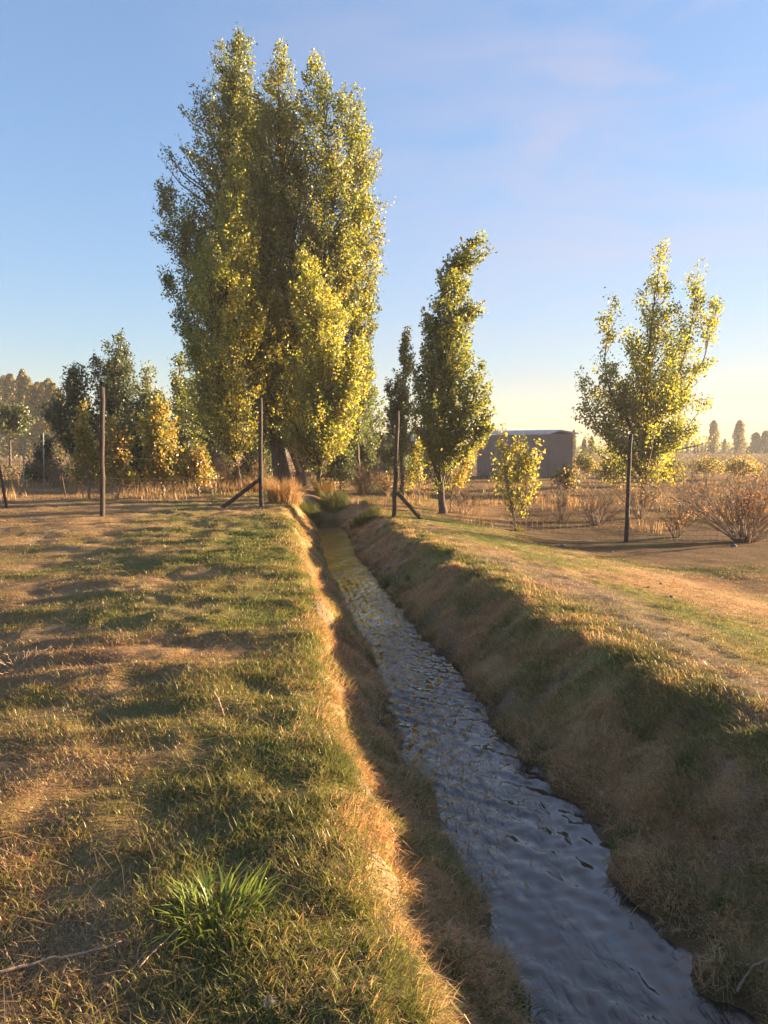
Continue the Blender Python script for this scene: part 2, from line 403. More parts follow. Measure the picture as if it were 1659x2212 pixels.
# upright dry stalks beyond the fence
ns = 60000
y = rng.uniform(18.6, 44, ns) ** 1.0; x = (rng.random(ns) * 2 - 1) * (.58 * y + 1.2); s = x - xc(y)
cl = fbm(x * .9, y * .9, 61, 2)
k = (np.abs(s) > .9) & (cl > np.where(s < 0, .48, .68)); x, y, s, cl = x[k], y[k], s[k], cl[k]; n = len(x)
mixr = rng.random((n, 1))
blades(mb, x, y, (.12 + .26 * rng.random(n)) * np.where(s < -1, 1., .8) * sm((cl - .4) / .25), .006 + .0003 * y, np.abs(rng.normal(0, .22, n)), (STRAW * (1 - mixr) + RUST * mixr) * rng.uniform(.6, 1.1, (n, 1)), curl=.3)
tag(mb.build('grass', M_GRASS), 'short green and straw coloured grass covering both banks and fields', 'grass', kind='stuff')

def clump(name, label, cx, cy, r, nb, lo, hi, w, cols, lean=.5, group=None, spread=1.0, cat='grass clump', curl=.6, squash=1.):
    m = MB(); th = rng.uniform(0, 2 * PI, nb); rr = r * np.sqrt(rng.random(nb)) * .55
    x, y = cx + rr * np.cos(th), cy + rr * np.sin(th) * squash
    az = th + rng.normal(0, .5, nb)
    ci = rng.random((nb, 1)); col = cols[0] * (1 - ci) + cols[1] * ci
    blades(m, x, y, rng.uniform(lo, hi, nb), w * rng.uniform(.7, 1.3, nb), np.clip(np.abs(rng.normal(lean, .3, nb)) * (.35 + spread * rr / r), 0, 1.45), col, curl, .12, az=az)
    return tag(m.build(name, M_GRASS, origin=(cx, cy, gz(cx, cy))), label, cat, group)

def ground_at(xD, yD):
    """where the view ray through a display pixel meets the terrain"""
    for dd in np.concatenate([np.arange(1.2, 12, .01), np.arange(12, 60, .05)]):
        p = at(xD, yD, dd)
        if p[2] < gz(p[0], dd): return p
    return at(xD, yD, 60)

p = ground_at(470, 1985)
BRIGHT = np.array([.15, .21, .035]); MIDG = np.array([.07, .13, .03])
clump('grass_clump', 'bright green broad-bladed grass clump standing out of the near left bank', p[0], p[1], .25, 190, .07, .19, .008, (np.array([.17, .24, .04]), np.array([.09, .14, .03])), .75, spread=1.25)
REED = np.array([.06, .075, .022]); ORANGE = np.array([.34, .17, .06])
for (xd, yd, r, nb, lo, hi, cols, lb) in (
    (722, 1098, .6, 900, .3, .6, (REED, GREEN), 'dark green reedy clump at the far end of the water, right bank'),
    (790, 1128, .5, 600, .22, .45, (REED, GREEN), 'dark green grass clump on the right bank before the right gate post'),
    (668, 1112, .45, 700, .3, .5, (REED, GREEN), 'dark green grass clump overhanging the left water edge below the trees'),
    (612, 1085, .45, 800, .45, .85, (ORANGE, STRAW * .9), 'tall orange dry grass clump below the leaning poplar trunk'),
    (560, 1062, .5, 600, .35, .6, (STRAW * .8, ORANGE), 'pale dry grass clump behind the left gate post'),
    (700, 1068, .4, 500, .35, .7, (ORANGE, YEL), 'yellowish dry grass clump at the foot of the slim poplar'),
    (1120, 1148, .16, 90, .10, .2, (YEL, GREEN), 'small yellow green tuft at the foot of the leafy shrub')):
    p = ground_at(xd, yd)
    clump('grass_clump', lb, p[0], p[1], r * 1.35, nb, lo * .7, hi * .85, .012, cols, .4, spread=.8)
for (xd, yd, lb) in ((985, 2105, 'small green weed tuft low on the near left slope'), (1130, 2190, 'green weed tuft at the water edge bottom of the left slope'),
                     (900, 1735, 'green weed tuft halfway down the left slope'), (1560, 1960, 'green weed tuft on the right slope'),
                     (1480, 1650, 'green weed tuft high on the shaded right slope'), (1330, 1830, 'green weed tuft at the right water edge')):
    p = ground_at(xd, yd)
    clump('weed_tuft', lb, p[0], p[1], .09, 60, .04, .10, .006, (BRIGHT * .8, MIDG), .5, cat='weed')

# ------------------------------------------------------------------ trees
def spine(pts, depth, ddepth=0.):
    out = []
    for q in pts:
        dd = depth + (q[3] if len(q) > 3 else ddepth)
        p = at(q[0], q[1], dd); out.append([p[0], p[1], p[2], q[2] * dd / F * .97])
    return np.array(out)
def resample(P, n):
    seg = np.linalg.norm(np.diff(P[:, :3], axis=0), axis=1); t = np.concatenate([[0], np.cumsum(seg)])
    u = np.linspace(0, t[-1], n)
    return np.stack([np.interp(u, t, P[:, k]) for k in range(P.shape[1])], -1), t[-1]

def leaves(m, ctr, size, colr, aspect=.85, up=.0):
    n = len(ctr)
    a = rng.normal(size=(n, 3)); a[:, 2] -= up; a /= np.linalg.norm(a, axis=1)[:, None]
    b = np.cross(a, rng.normal(size=(n, 3))); b /= np.linalg.norm(b, axis=1)[:, None]
    nn = np.cross(a, b)
    sz = size[:, None]
    V = np.stack([ctr - a * sz * .5, ctr + b * sz * .5 * aspect - a * sz * .08 + nn * sz * .10, ctr + a * sz * .55, ctr - b * sz * .5 * aspect - a * sz * .08 + nn * sz * .10], 1).reshape(-1, 3)
    k = np.arange(n)[:, None] * 4
    m.add(V, k + np.array([[0, 1, 2, 3]]), None, np.repeat(colr, 4, 0))

LG = np.array([.14, .168, .040]); LY = np.array([.31, .275, .046]); LD = np.array([.075, .10, .045]); LO = np.array([.30, .19, .05]); LB = np.array([.06, .08, .045])
def tree(name, label, cat, base, leaders, trunk_r, ncl, per, lsize, c_r, palette, group=None, gap=.0, gapf=1.6, twigs=.35, trunk_path=None, leaf_part='crown', trunk_top=.75, wood=M_BARK, shell=.5, yellow=None, bper=46, rag=.95):
    """base: world point at the foot; leaders: list of spines [x y z r]; the crown hangs on ascending twigs around every leader"""
    t = thing(name, label, cat, base, group)
    w = MB(); cr = MB()
    rs = [resample(L, 60) for L in leaders]
    wts = np.array([(R[:, 3].clip(.05)).mean() ** 1.1 * ln for R, ln in rs]); wts /= wts.sum()
    # wood: trunk to the first leader, the other leaders fork from it
    for li, (R, ln) in enumerate(rs):
        if li == 0:
            P = np.vstack([np.asarray(base) - [0, 0, .12]] + ([np.asarray(q) for q in trunk_path] if trunk_path else []) + [R[::4, :3]])
            P, _ = resample(P, 40)
            P = P + rng.normal(0, .02, P.shape) * np.array([1, 1, 0]); P[0] = np.asarray(base) - [0, 0, .12]
            f = np.linspace(0, 1, 40)
            rad = trunk_r * (1 - f) ** .8 * (1 + .5 * np.exp(-f * 30)) + .006
            w.tube(P, rad, 9, jitter=.18); main = P
        else:
            z0 = R[0, 2] - .25 * ln
            zz = np.clip(z0, base[2] + .15, None); j = np.argmin(np.abs(main[:, 2] - zz))
            P, _ = resample(np.vstack([main[j], main[j] * .45 + R[0, :3] * .55, R[6:54:6, :3]]), 24)
            w.tube(P, np.linspace(trunk_r * .5, .008, 24), 6)
    total = ncl * per
    for li, (R, ln) in enumerate(rs):
        nl = total * wts[li]
        k = int(max(6, nl / bper))
        pw = (R[:, 3] + .12) ** .95; pw /= pw.sum()
        i1 = rng.choice(60, k, p=pw)
        rise = rng.uniform(.5, 1.3, k) * (.35 + R[i1, 3] * 1.1)
        i0 = np.clip(i1 - rise / ln * 60, 0, 59).astype(int)
        th = rng.uniform(0, 2 * PI, k)
        reach = R[i1, 3] * (rng.random(k) ** shell) * rng.uniform(.8, 1.25, k)
        reach *= 1 + rag * (noise3(np.stack([np.cos(th) * 1.2, np.sin(th) * 1.2, R[i1, 2] * .9], -1) + li * 7., 1.5) - .5) * 1.6
        tip = R[i1, :3] + np.stack([np.cos(th) * reach, np.sin(th) * reach, rng.normal(0, .1, k)], -1)
        a_ = R[i0, :3]
        if gap > 0:
            ok = (noise3(tip, gapf) > gap) | (R[i1, 3] < .32) | ((li > 0) & (i1 > 36))
            a_, tip, th, reach = a_[ok], tip[ok], th[ok], reach[ok]; k = len(tip)
        if k == 0: continue
        out_ = np.stack([np.cos(th), np.sin(th), np.zeros(k)], -1)
        mid = a_ * .45 + tip * .55 + out_ * (reach * .16)[:, None]
        tone = noise3(tip + 31., .9) * .5 + rng.random(k) * .5
        for q in np.nonzero(rng.random(k) < twigs)[0]:
            r0 = min(.006 + .012 * np.linalg.norm(tip[q] - a_[q]), trunk_r * .4)
            w.tube(np.array([a_[q], mid[q] * .6 + a_[q] * .4, mid[q], tip[q]]), [r0, r0 * .7, r0 * .5, .003], 4, cap=False)
        cnt = np.maximum(2, (bper * rng.uniform(.35, 1.7, k) * np.clip(np.linalg.norm(tip - a_, axis=1) / .9, .4, 1.5))).astype(int)
        ci = np.repeat(np.arange(k), cnt); n = len(ci)
        f = (.22 + .86 * rng.random(n) ** .8)[:, None]
        sub = rng.integers(0, 5, n)                          # leaves bunch on a few side shoots
        seedv = np.sin(ci * 12.9898 + sub * 78.233) * 43758.5; fs = (seedv - np.floor(seedv))[:, None]
        f = f * .55 + .45 * (.3 + .75 * fs)
        pos = (1 - f) ** 2 * a_[ci] + 2 * f * (1 - f) * mid[ci] + f ** 2 * tip[ci]
        sv = np.stack([np.sin(seedv * 1.7), np.cos(seedv * 2.3), np.abs(np.sin(seedv * .9)) * 1.2], -1)
        pos = pos + sv * c_r * (1.25 - .8 * np.clip(f, 0, 1)) + rng.normal(0, 1, (n, 3)) * np.array([.5, .5, .7]) * c_r * (1.1 - .6 * np.clip(f, 0, 1))
        u = rng.random(n)
        pal = np.array(palette[0])[None] * np.ones((n, 1))
        yl = np.clip((tone[ci] - .5) * 1.8 + (yellow if yellow is not None else .3), 0, 1)
        isy = u < yl
        pal[isy] = palette[1]
        if len(palette) > 2:
            z2 = rng.random(n) < .16; pal[z2] = palette[2]
        pal = pal * rng.uniform(.65, 1.3, (n, 1))
        leaves(cr, pos, lsize * rng.uniform(.6, 1.2, n), pal, up=.3)
    w.build('trunk', wood, t, smooth=True)
    cr.build(leaf_part, M_LEAF, t)
    return t

def foot(xD, depth):
    x = (xD - 829.5) / F * depth / 1.0
    return np.array([x, depth, gz(x, depth)])

# the tall stand of poplars over the ditch
D = 25.5
tree('poplar_tree', 'tallest poplar, back left of the stand, with dark leafy left side and leaning thick trunk', 'poplar', foot(612, 27.), [
    spine([(600, 965, 50), (590, 900, 66), (575, 800, 85), (530, 650, 105), (502, 500, 105), (492, 350, 88), (495, 220, 62), (512, 130, 34), (522, 72, 7)], 27.5),
    spine([(540, 820, 50), (455, 650, 72), (405, 520, 55), (368, 440, 36), (345, 393, 12)], 27.5),
    spine([(520, 420, 50), (545, 260, 45), (480, 150, 30), (478, 92, 8)], 27.8),
    spine([(520, 840, 60), (440, 760, 50), (400, 700, 40), (375, 640, 20), (362, 590, 8)], 27.2)],
    .26, 4500, 18, .085, .18, (LD * 1.2, LG, LY * .9), yellow=.42, gap=.2)
tree('poplar_tree', 'broad poplar forming the tall right half of the stand, thick straight trunk', 'poplar', foot(655, 26), [
    spine([(655, 985, 46), (655, 930, 66), (650, 800, 100), (640, 650, 105), (620, 480, 100), (605, 320, 80), (600, 180, 42), (600, 92, 8)], 26.6),
    spine([(675, 800, 70), (705, 620, 90), (718, 430, 80), (710, 290, 70), (690, 190, 45), (675, 122, 9)], 26.4),
    spine([(720, 700, 60), (768, 540, 50), (782, 420, 42), (775, 300, 38), (758, 190, 10)], 26.6),
    spine([(600, 900, 46), (582, 760, 56), (578, 600, 56), (572, 450, 46), (566, 340, 28), (560, 255, 7)], 25.7),
    spine([(700, 860, 60), (775, 720, 40), (790, 620, 40), (812, 540, 22), (822, 480, 8)], 26.8)],
    .22, 5500, 18, .085, .18, (LG, LY * .95, LD), yellow=.40, gap=.2)
tree('poplar_tree', 'yellow green poplar at the front left of the stand, slim bare lower trunk', 'poplar', foot(515, 24.6), [
    spine([(509, 990, 22), (507, 955, 50), (492, 890, 78), (488, 780, 92), (490, 650, 86), (497, 520, 70), (505, 420, 42), (510, 328, 7)], 24.7),
    spine([(480, 920, 50), (430, 800, 38), (415, 720, 22), (405, 660, 6)], 24.5)],
    .085, 2000, 17, .082, .16, (LG * 1.35, LY * 1.1, LG), yellow=.6, gap=.2)
tree('poplar_tree', 'bright yellow green young poplar low at the right front of the stand', 'poplar', foot(690, 24.2), [
    spine([(693, 1012, 34), (694, 985, 66), (700, 900, 92), (694, 800, 92), (688, 700, 78), (672, 620, 52), (655, 545, 9)], 24.2),
    spine([(700, 960, 60), (745, 880, 50), (765, 800, 32), (780, 730, 8)], 24.)],
    .06, 1800, 18, .082, .16, (LG * 1.35, LY * 1.1, LG), yellow=.6, gap=.18)
tree('poplar_tree', 'narrow dark poplar tip rising behind the right edge of the tall stand', 'poplar', foot(775, 34), [
    spine([(772, 960, 30), (778, 880, 36), (785, 800, 34), (798, 730, 22), (806, 662, 5)], 34)],
    .09, 420, 14, .10, .14, (LD * 1.2, LG, LG), yellow=.35)
tree('broadleaf_tree', 'round dark tree with lit top behind the poplar stand beside the low house', 'tree', foot(800, 36), [
    spine([(790, 980, 30), (795, 920, 45), (800, 870, 42), (806, 838, 16)], 36), spine([(760, 960, 40), (748, 900, 42), (745, 850, 30)], 36)],
    .1, 320, 14, .13, .22, (LD, LG, LG), yellow=.3)

tree('poplar_tree', 'slim dark poplar spire directly left of the wind-bent poplar', 'poplar', foot(868, 29), [
    spine([(868, 985, 26), (867, 900, 33), (870, 820, 29), (875, 755, 17), (880, 710, 4)], 29),
    spine([(862, 940, 24), (848, 870, 18), (838, 822, 6)], 29)],
    .07, 620, 15, .085, .12, (LD * 1.1, LG, LY * .7), yellow=.28)
tree('poplar_tree', 'wind-bent poplar with tip curling to the right, standing behind the right gate post', 'poplar', foot(955, 21), [
    spine([(955, 1062, 24), (952, 980, 52), (955, 900, 74), (960, 800, 74), (965, 720, 60), (970, 640, 46), (985, 570, 36), (1012, 535, 22), (1046, 508, 6)], 21),
    spine([(985, 700, 36), (1025, 670, 24), (1052, 652, 6)], 21), spine([(995, 590, 22), (1035, 553, 14), (1063, 536, 5)], 21),
    spine([(985, 960, 46), (1020, 870, 42), (1036, 820, 22), (1040, 785, 6)], 20.8), spine([(1000, 990, 36), (1048, 920, 26), (1064, 872, 8)], 20.9),
    spine([(940, 760, 30), (922, 700, 20), (915, 655, 6)], 21), spine([(925, 900, 40), (905, 850, 24), (897, 800, 6)], 21.2)],
    .09, 1750, 17, .082, .12, (LG * .85, LG, LY * .9), yellow=.30, gap=.3, gapf=2.0, bper=40, rag=.5)
tree('poplar_tree', 'airy backlit poplar standing alone in the right field behind the right fence post', 'poplar', foot(1392, 32), [
    spine([(1392, 1042, 70), (1392, 1000, 100), (1393, 930, 118), (1396, 860, 112), (1402, 780, 90), (1408, 700, 70), (1416, 630, 48), (1425, 570, 24), (1430, 530, 6)], 32),
    spine([(1420, 900, 70), (1470, 800, 62), (1495, 700, 44), (1503, 630, 26), (1506, 570, 7)], 32),
    spine([(1470, 860, 50), (1520, 780, 32), (1538, 700, 24), (1547, 640, 7)], 32.3), spine([(1370, 930, 60), (1318, 850, 50), (1305, 780, 38), (1318, 690, 22), (1330, 612, 5)], 31.8),
    spine([(1360, 980, 50), (1290, 920, 42), (1262, 850, 26), (1250, 800, 8)], 31.8), spine([(1420, 980, 60), (1480, 930, 46), (1530, 860, 18)], 32.2)],
    .12, 2100, 13, .11, .25, (LG * 1.15, LY * 1.05, LG), yellow=.45, gap=.33, gapf=1.7, bper=44, twigs=.5)
tree('leafy_shrub', 'yellow leaved sapling shrub on bare stems behind the wire mesh', 'shrub', foot(1118, 19), [
    spine([(1108, 1112, 8), (1103, 1080, 14), (1092, 1020, 42), (1086, 975, 26), (1084, 915, 6)], 19), spine([(1128, 1108, 8), (1134, 1075, 14), (1142, 1020, 36), (1150, 975, 28), (1163, 945, 8)], 19),
    spine([(1118, 1040, 40), (1122, 990, 36), (1128, 935, 10)], 19.1)],
    .02, 260, 13, .075, .10, (LG, LY * 1.15, LG), yellow=.55, gap=.2, wood=M_TWIG, bper=16, twigs=.9)
tree('leafy_shrub', 'tall yellow green sucker shrub between the spire poplar and the bent poplar', 'shrub', foot(905, 25), [
    spine([(905, 1040, 20), (905, 980, 22), (908, 930, 10)], 25), spine([(885, 1050, 16), (893, 1000, 14), (898, 960, 6)], 25)],
    .02, 90, 13, .09, .12, (LG, LY, LY), yellow=.6, wood=M_TWIG, bper=18)
tree('leafy_shrub', 'orange tinged sucker shrub leaning right at the foot of the bent poplar', 'shrub', foot(975, 22.6), [
    spine([(975, 1070, 10), (995, 1010, 22), (1030, 950, 22), (1056, 900, 7)], 22.6), spine([(985, 1060, 10), (1015, 1000, 20), (1042, 960, 8)], 22.5)],
    .02, 110, 12, .085, .11, (LY, LO, LG), yellow=.5, wood=M_TWIG, bper=18)

# the thicket on the left
for lb, xd, dp, Ls, ncl, pal, yl in (
    ('dark rounded tree at the left end of the thicket with a low side branch', 168, 31, [[(168, 985, 40), (165, 920, 56), (163, 860, 52), (160, 815, 36), (158, 778, 9)], [(150, 940, 30), (115, 900, 18), (86, 882, 7)]], 420, (LB, LD, LD), .2),
    ('tallest dark tree of the left thicket, with a ragged bushy top', 250, 31.5, [[(250, 985, 50), (250, 920, 56), (250, 850, 54), (249, 790, 44), (252, 750, 24), (256, 726, 5)], [(240, 880, 40), (212, 820, 26), (205, 780, 8)]], 500, (LB, LD, LD), .2),
    ('dull green tree right of the tallest dark tree in the left thicket', 325, 30, [[(330, 1000, 60), (328, 930, 62), (322, 865, 48), (318, 820, 24), (316, 790, 5)]], 420, (LD * 1.1, LG, LO), .35),
    ('dark green tree partly hidden behind the left edge of the poplar stand', 395, 29, [[(400, 1000, 60), (398, 920, 58), (394, 850, 42), (388, 800, 26), (385, 765, 6)]], 380, (LD * 1.1, LG, LY * .7), .3)):
    tree('broadleaf_tree', lb, 'tree', foot(xd, dp), [spine(L, dp) for L in Ls], .09, int(ncl * 1.5), 15, .10, .2, pal, yellow=yl, gap=.2, twigs=.4)
for lb, xd, dp, Ls in (
    ('dark leafy tree in the gap behind the front poplar trunk', 470, 33, [[(465, 1000, 50), (460, 930, 58), (458, 870, 40), (455, 830, 14)]]),
    ('dark bushy tree behind the leaning poplar trunk', 570, 34, [[(560, 1010, 44), (560, 950, 56), (566, 890, 40), (566, 850, 14)]]),
    ('dark low tree between the thick trunks and the grey feathery shrub', 710, 33, [[(700, 1010, 44), (705, 960, 56), (715, 900, 46), (720, 850, 14)]])):
    tree('broadleaf_tree', lb, 'tree', foot(xd, dp), [spine(L, dp) for L in Ls], .08, 330, 16, .15, .22, (LB, LD, LD), yellow=.2, twigs=.2)
for lb, xd, dp, Ls, ncl, pal in (
    ('lit orange green bush just left of the leftmost tall fence post', 190, 19.4, [[(192, 1050, 40), (186, 1000, 46), (182, 940, 26), (180, 875, 6)]], 170, (LG, LO, LY)),
    ('lit orange bush with two pointed tops right of the leftmost tall fence post', 255, 19.4, [[(252, 1045, 44), (250, 990, 36), (243, 940, 14), (240, 900, 4)], [(268, 1040, 30), (268, 975, 16), (272, 925, 5)]], 190, (LG, LO, LY)),
    ('rounded olive and orange bush beneath the left thicket trees', 350, 19.9, [[(352, 1040, 52), (350, 980, 56), (346, 920, 42), (342, 862, 14)]], 300, (LG, LO, LY * .8)),
    ('low orange bush between the left thicket and the front poplar trunk', 430, 20.3, [[(425, 1040, 44), (428, 1000, 40), (432, 965, 14)]], 140, (LO, LG, LO))):
    tree('leafy_bush', lb, 'bush', foot(xd, dp), [spine(L, dp) for L in Ls], .03, int(ncl * 1.3), 15, .085, .13, pal, yellow=.45, gap=.15, wood=M_TWIG, bper=24, twigs=.7)
for k_, (xd, dp, w_, h_, lb) in enumerate((
    (95, 29, 40, 70, 'dark green bush at the left end of the thicket undergrowth'), (205, 28.5, 50, 85, 'dark green bush behind the leftmost tall post'),
    (300, 28, 52, 90, 'dark green bush between the two orange bushes and the dull green tree'), (395, 27.5, 52, 95, 'dark green bush left of the front poplar trunk'),
    (465, 28.5, 46, 85, 'dark green bush directly behind the front poplar trunk'), (560, 29.5, 46, 90, 'dark green bush between the front poplar and the leaning trunk'),
    (735, 29.5, 46, 75, 'dark green bush right of the straight thick trunk'), (790, 35, 48, 70, 'dark shaded bush against the low house wall'), (860, 36, 40, 60, 'dark shaded bush at the house door behind the spire poplar'))):
    yb = 1040 if dp < 32 else 1015
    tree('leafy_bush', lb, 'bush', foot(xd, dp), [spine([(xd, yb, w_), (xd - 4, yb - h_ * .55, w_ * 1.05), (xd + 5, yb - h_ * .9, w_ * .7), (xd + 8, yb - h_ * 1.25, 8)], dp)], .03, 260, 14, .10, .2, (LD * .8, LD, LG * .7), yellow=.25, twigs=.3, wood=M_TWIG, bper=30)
for xd, yb, dp, w_, h_, lb in ((1268, 1008, 44, 36, 26, 'low olive scrub bush in the field just right of the shed'), (1330, 1022, 36, 44, 30, 'low olive scrub bush left of the lone poplar trunk'),
        (1455, 1020, 38, 46, 26, 'low golden scrub bush right of the lone poplar trunk'), (1530, 1008, 48, 52, 22, 'low wide golden scrub in the far right field'),
        (1610, 1012, 44, 50, 24, 'low olive scrub bush in the field behind the large bare shrub'), (1225, 1040, 30, 30, 26, 'low yellowish scrub before the shed corner')):
    tree('scrub_bush', lb, 'bush', foot(xd, dp), [spine([(xd, yb + 14, w_ * .9), (xd + 4, yb, w_), (xd - 6, yb - h_ * .6, w_ * .7), (xd, yb - h_, w_ * .3)], dp)], .02, 150, 14, .10, .22, (LG * .7, DRY * .8, LD), yellow=.5, twigs=.4, wood=M_TWIG, bper=24)
tree('broadleaf_tree', 'small round dark tree on two thin stems at the left edge of the photo', 'tree', foot(22, 45), [
    spine([(22, 935, 32), (20, 900, 40), (18, 875, 24)], 45), spine([(48, 935, 22), (50, 905, 24), (46, 885, 10)], 45)], .09, 200, 14, .17, .26, (LB, LD, LG), yellow=.3)

# trees out of the frame on the right, whose shade lies on the near banks
for (bx, by, ztop, rr, ncl, lb) in ((13.4, 3.75, 5.2, 1.5, 800, 'leafy tree beyond the right edge of the photo that shades the near ditch'),
                             (10.2, 6.25, .68, 1.0, 300, 'low leafy bush beyond the right edge of the photo beside the shading tree')):
    b = np.array([bx, by, gz(bx, by)]); hh = ztop - b[2]
    L = np.array([[bx, by, b[2] + .2, rr * .8], [bx, by, b[2] + .4 * hh, rr], [bx, by, b[2] + .75 * hh, rr * .8], [bx, by, ztop, .15]])
    tree('broadleaf_tree' if ztop > 3 else 'leafy_bush', lb, 'tree' if ztop > 3 else 'bush', b, [L], .12 if ztop > 3 else .03, ncl, 14, .16, .24 if ztop > 3 else .10, (LG, LY, LD), twigs=.15, gap=.25)

# ------------------------------------------------------------------ bare twiggy shrubs
def twig_shrub(label, base, height, spread, nst, colm=M_TWIG, r0=.010, sub=5, name='bare_shrub', group=None, leafy=0, lcol=LO, cat='shrub', lift=1.0):
    t = MB(); lf = MB(); b = np.asarray(base, float)
    th = rng.uniform(0, 2 * PI, nst); tilt = np.abs(rng.normal(0, 1, nst)).clip(0, 1.7) * .55 * spread / height * lift
    for k in range(nst):
        ln = height * rng.uniform(.65, 1.08) / max(math.cos(min(tilt[k], 1.2)), .6)
        d = np.array([math.cos(th[k]) * math.sin(tilt[k]), math.sin(th[k]) * math.sin(tilt[k]), math.cos(tilt[k])])
        st = b + np.array([math.cos(th[k]), math.sin(th[k]), 0]) * rng.random() * .12 * spread - [0, 0, .04]
        u = np.linspace(0, 1, 6)[:, None]
        bend = rng.normal(0, .07, 3) * ln
        P = st + d * ln * u + bend * u ** 2 + np.array([d[0], d[1], -.15]) * .18 * ln * u ** 2 + rng.normal(0, .012, (6, 3)) * u
        t.tube(P, r0 * rng.uniform(.6, 1.1) * (1 - .75 * u[:, 0]), 4, cap=False)
        for j in range(sub):
            f = rng.uniform(.25, .95); i0 = int(f * 5); a = P[i0] + (P[min(i0 + 1, 5)] - P[i0]) * (f * 5 - i0)
            dd = d + rng.normal(0, .45, 3); dd[2] = abs(dd[2]) * .8 + .15; dd /= np.linalg.norm(dd)
            l2 = ln * rng.uniform(.15, .38) * (1.15 - .4 * f)
            Q = np.array([a, a + dd * l2 * .5 + rng.normal(0, .03, 3) * l2, a + dd * l2])
            t.tube(Q, r0 * np.array([.5, .38, .2]), 3, cap=False)
            for jj in range(2):
                e = Q[1] + (Q[2] - Q[1]) * rng.random(); d3 = dd + rng.normal(0, .5, 3); d3 /= np.linalg.norm(d3)
                t.tube(np.array([e, e + d3 * l2 * .45]), r0 * np.array([.3, .18]), 3, cap=False)
            if leafy:
                n = leafy; pos = Q[2] + rng.normal(0, .05, (n, 3)); leaves(lf, pos, np.full(n, .045) * rng.uniform(.6, 1.3, n), lcol * rng.uniform(.6, 1.3, (n, 1)))
    if leafy:
        o = thing(name, label, cat, b, group); t.build('stem', colm, o); lf.build('foliage', M_LEAF, o); return o
    return tag(t.build(name, colm, origin=b), label, cat, group)

twig_shrub('large bare twiggy shrub fanning out at the right edge of the field', foot(1612, 17.6), 1.5, 1.75, 90, r0=.011, sub=7, leafy=2, lcol=np.array([.2, .10, .04]))
twig_shrub('bare grey brown shrub in front of the lone right poplar, left of the fence post', foot(1290, 20.5), 1.15, 1.0, 46, sub=6)
twig_shrub('rusty twiggy shrub right beside the right fence post', foot(1385, 22), 1.25, .9, 40, sub=6, leafy=1, lcol=LO)
twig_shrub('thin bare shrub between the yellow sapling and the right fence post', foot(1215, 21.5), 1.1, .7, 30, sub=5)
twig_shrub('small rusty shrub between the fence post and the large bare shrub', foot(1465, 18.2), .85, .6, 30, sub=5, leafy=1, lcol=RUST)
twig_shrub('bare shrub in the field behind the large bare shrub', foot(1520, 25), 1.1, 1.1, 40, sub=5)
twig_shrub('low bare shrub at the right foot of the bent poplar', foot(1000, 22.3), .95, .8, 34, sub=5)
twig_shrub('grey feathery shrub before the dark house, right of the poplar trunks', foot(785, 27), 1.15, .85, 90, sub=6, r0=.009)
twig_shrub('dry golden shrub left of the spire poplar foot', foot(835, 26.5), .85, .5, 46, sub=5, leafy=1, lcol=LO)
twig_shrub('reddish brown bare shrub under the left thicket', foot(448, 23.8), 1.2, .8, 60, sub=6, leafy=1, lcol=RUST)
twig_shrub('pale reddish bare shrub left of the front poplar trunk', foot(482, 24.6), 1.0, .6, 46, sub=5, leafy=1, lcol=LO)
twig_shrub('small reddish bare shrub at the left end of the thicket', foot(120, 25), 1.0, .8, 40, sub=5, leafy=1, lcol=RUST)
twig_shrub('thin reddish bush in front of the poplar stand', foot(560, 25), .95, .6, 40, sub=5, leafy=1, lcol=LO)
# dry weeds lying in the turf
for xd, yd, hh, spd, ns, lb in ((40, 1440, .16, .3, 9, 'dry branching weed at the left edge of the near meadow'), (252, 1392, .13, .22, 6, 'small forked dry weed in the meadow on the left'),
                           (312, 1388, .09, .16, 5, 'tiny dry weed sprig right of the forked dry weed'), (1495, 1548, .10, .34, 60, 'tangled rusty dry weed clump in the shade on the right bank'),
                           (120, 1418, .12, .2, 5, 'dry weed sprig beside the branching weed on the left')):
    p = ground_at(xd, yd)
    twig_shrub(lb, (p[0], p[1], gz(p[0], p[1])), hh, spd, ns, M_STICK if yd != 1548 else M_TWIG, r0=.0045, sub=4, name='dry_weed', cat='dry weed')

# ------------------------------------------------------------------ fence
def post(xb, yb, xt, yt, dp, label, brace=None):
    b, tp = at(xb, yb, dp), at(xt, yt, dp)
    b[2] = min(b[2], gz(b[0], b[1]))
    t = thing('fence_post', label, 'fence post', b, 'wooden posts of the fence line')
    m = MB(); P, _ = resample(np.vstack([b - [0, 0, .25], tp]), 12); P = P + rng.normal(0, .005, P.shape)
    m.tube(P, .05 * (1 - .12 * np.linspace(0, 1, 12)), 12, jitter=.1); m.build('pole', M_POST, t, smooth=True)
    if brace:
        (x0, y0), (x1, y1), d1 = brace
        a = at(x0, y0, dp); e = at(x1, y1, d1); e[2] = gz(e[0], e[1]) - .02
        m = MB(); P, _ = resample(np.vstack([a, e]), 8); m.tube(P, .045, 12, jitter=.08); m.build('brace', M_POST, t, smooth=True)
    return t
post(220, 1113, 221, 836, 14.9, 'tall dark post standing alone at the left, in front of the orange bushes')
post(563, 1098, 563, 858, 17.3, 'left gate post with a slanting brace, before the poplar stand', ((560, 1036), (478, 1100), 17.0))
post(850, 1122, 859, 888, 17.9, 'right gate post with a short brace, before the bent poplar', ((858, 1064), (912, 1122), 17.9))
post(1352, 1172, 1362, 938, 17.7, 'tall tilted post in the right field before the airy poplar')
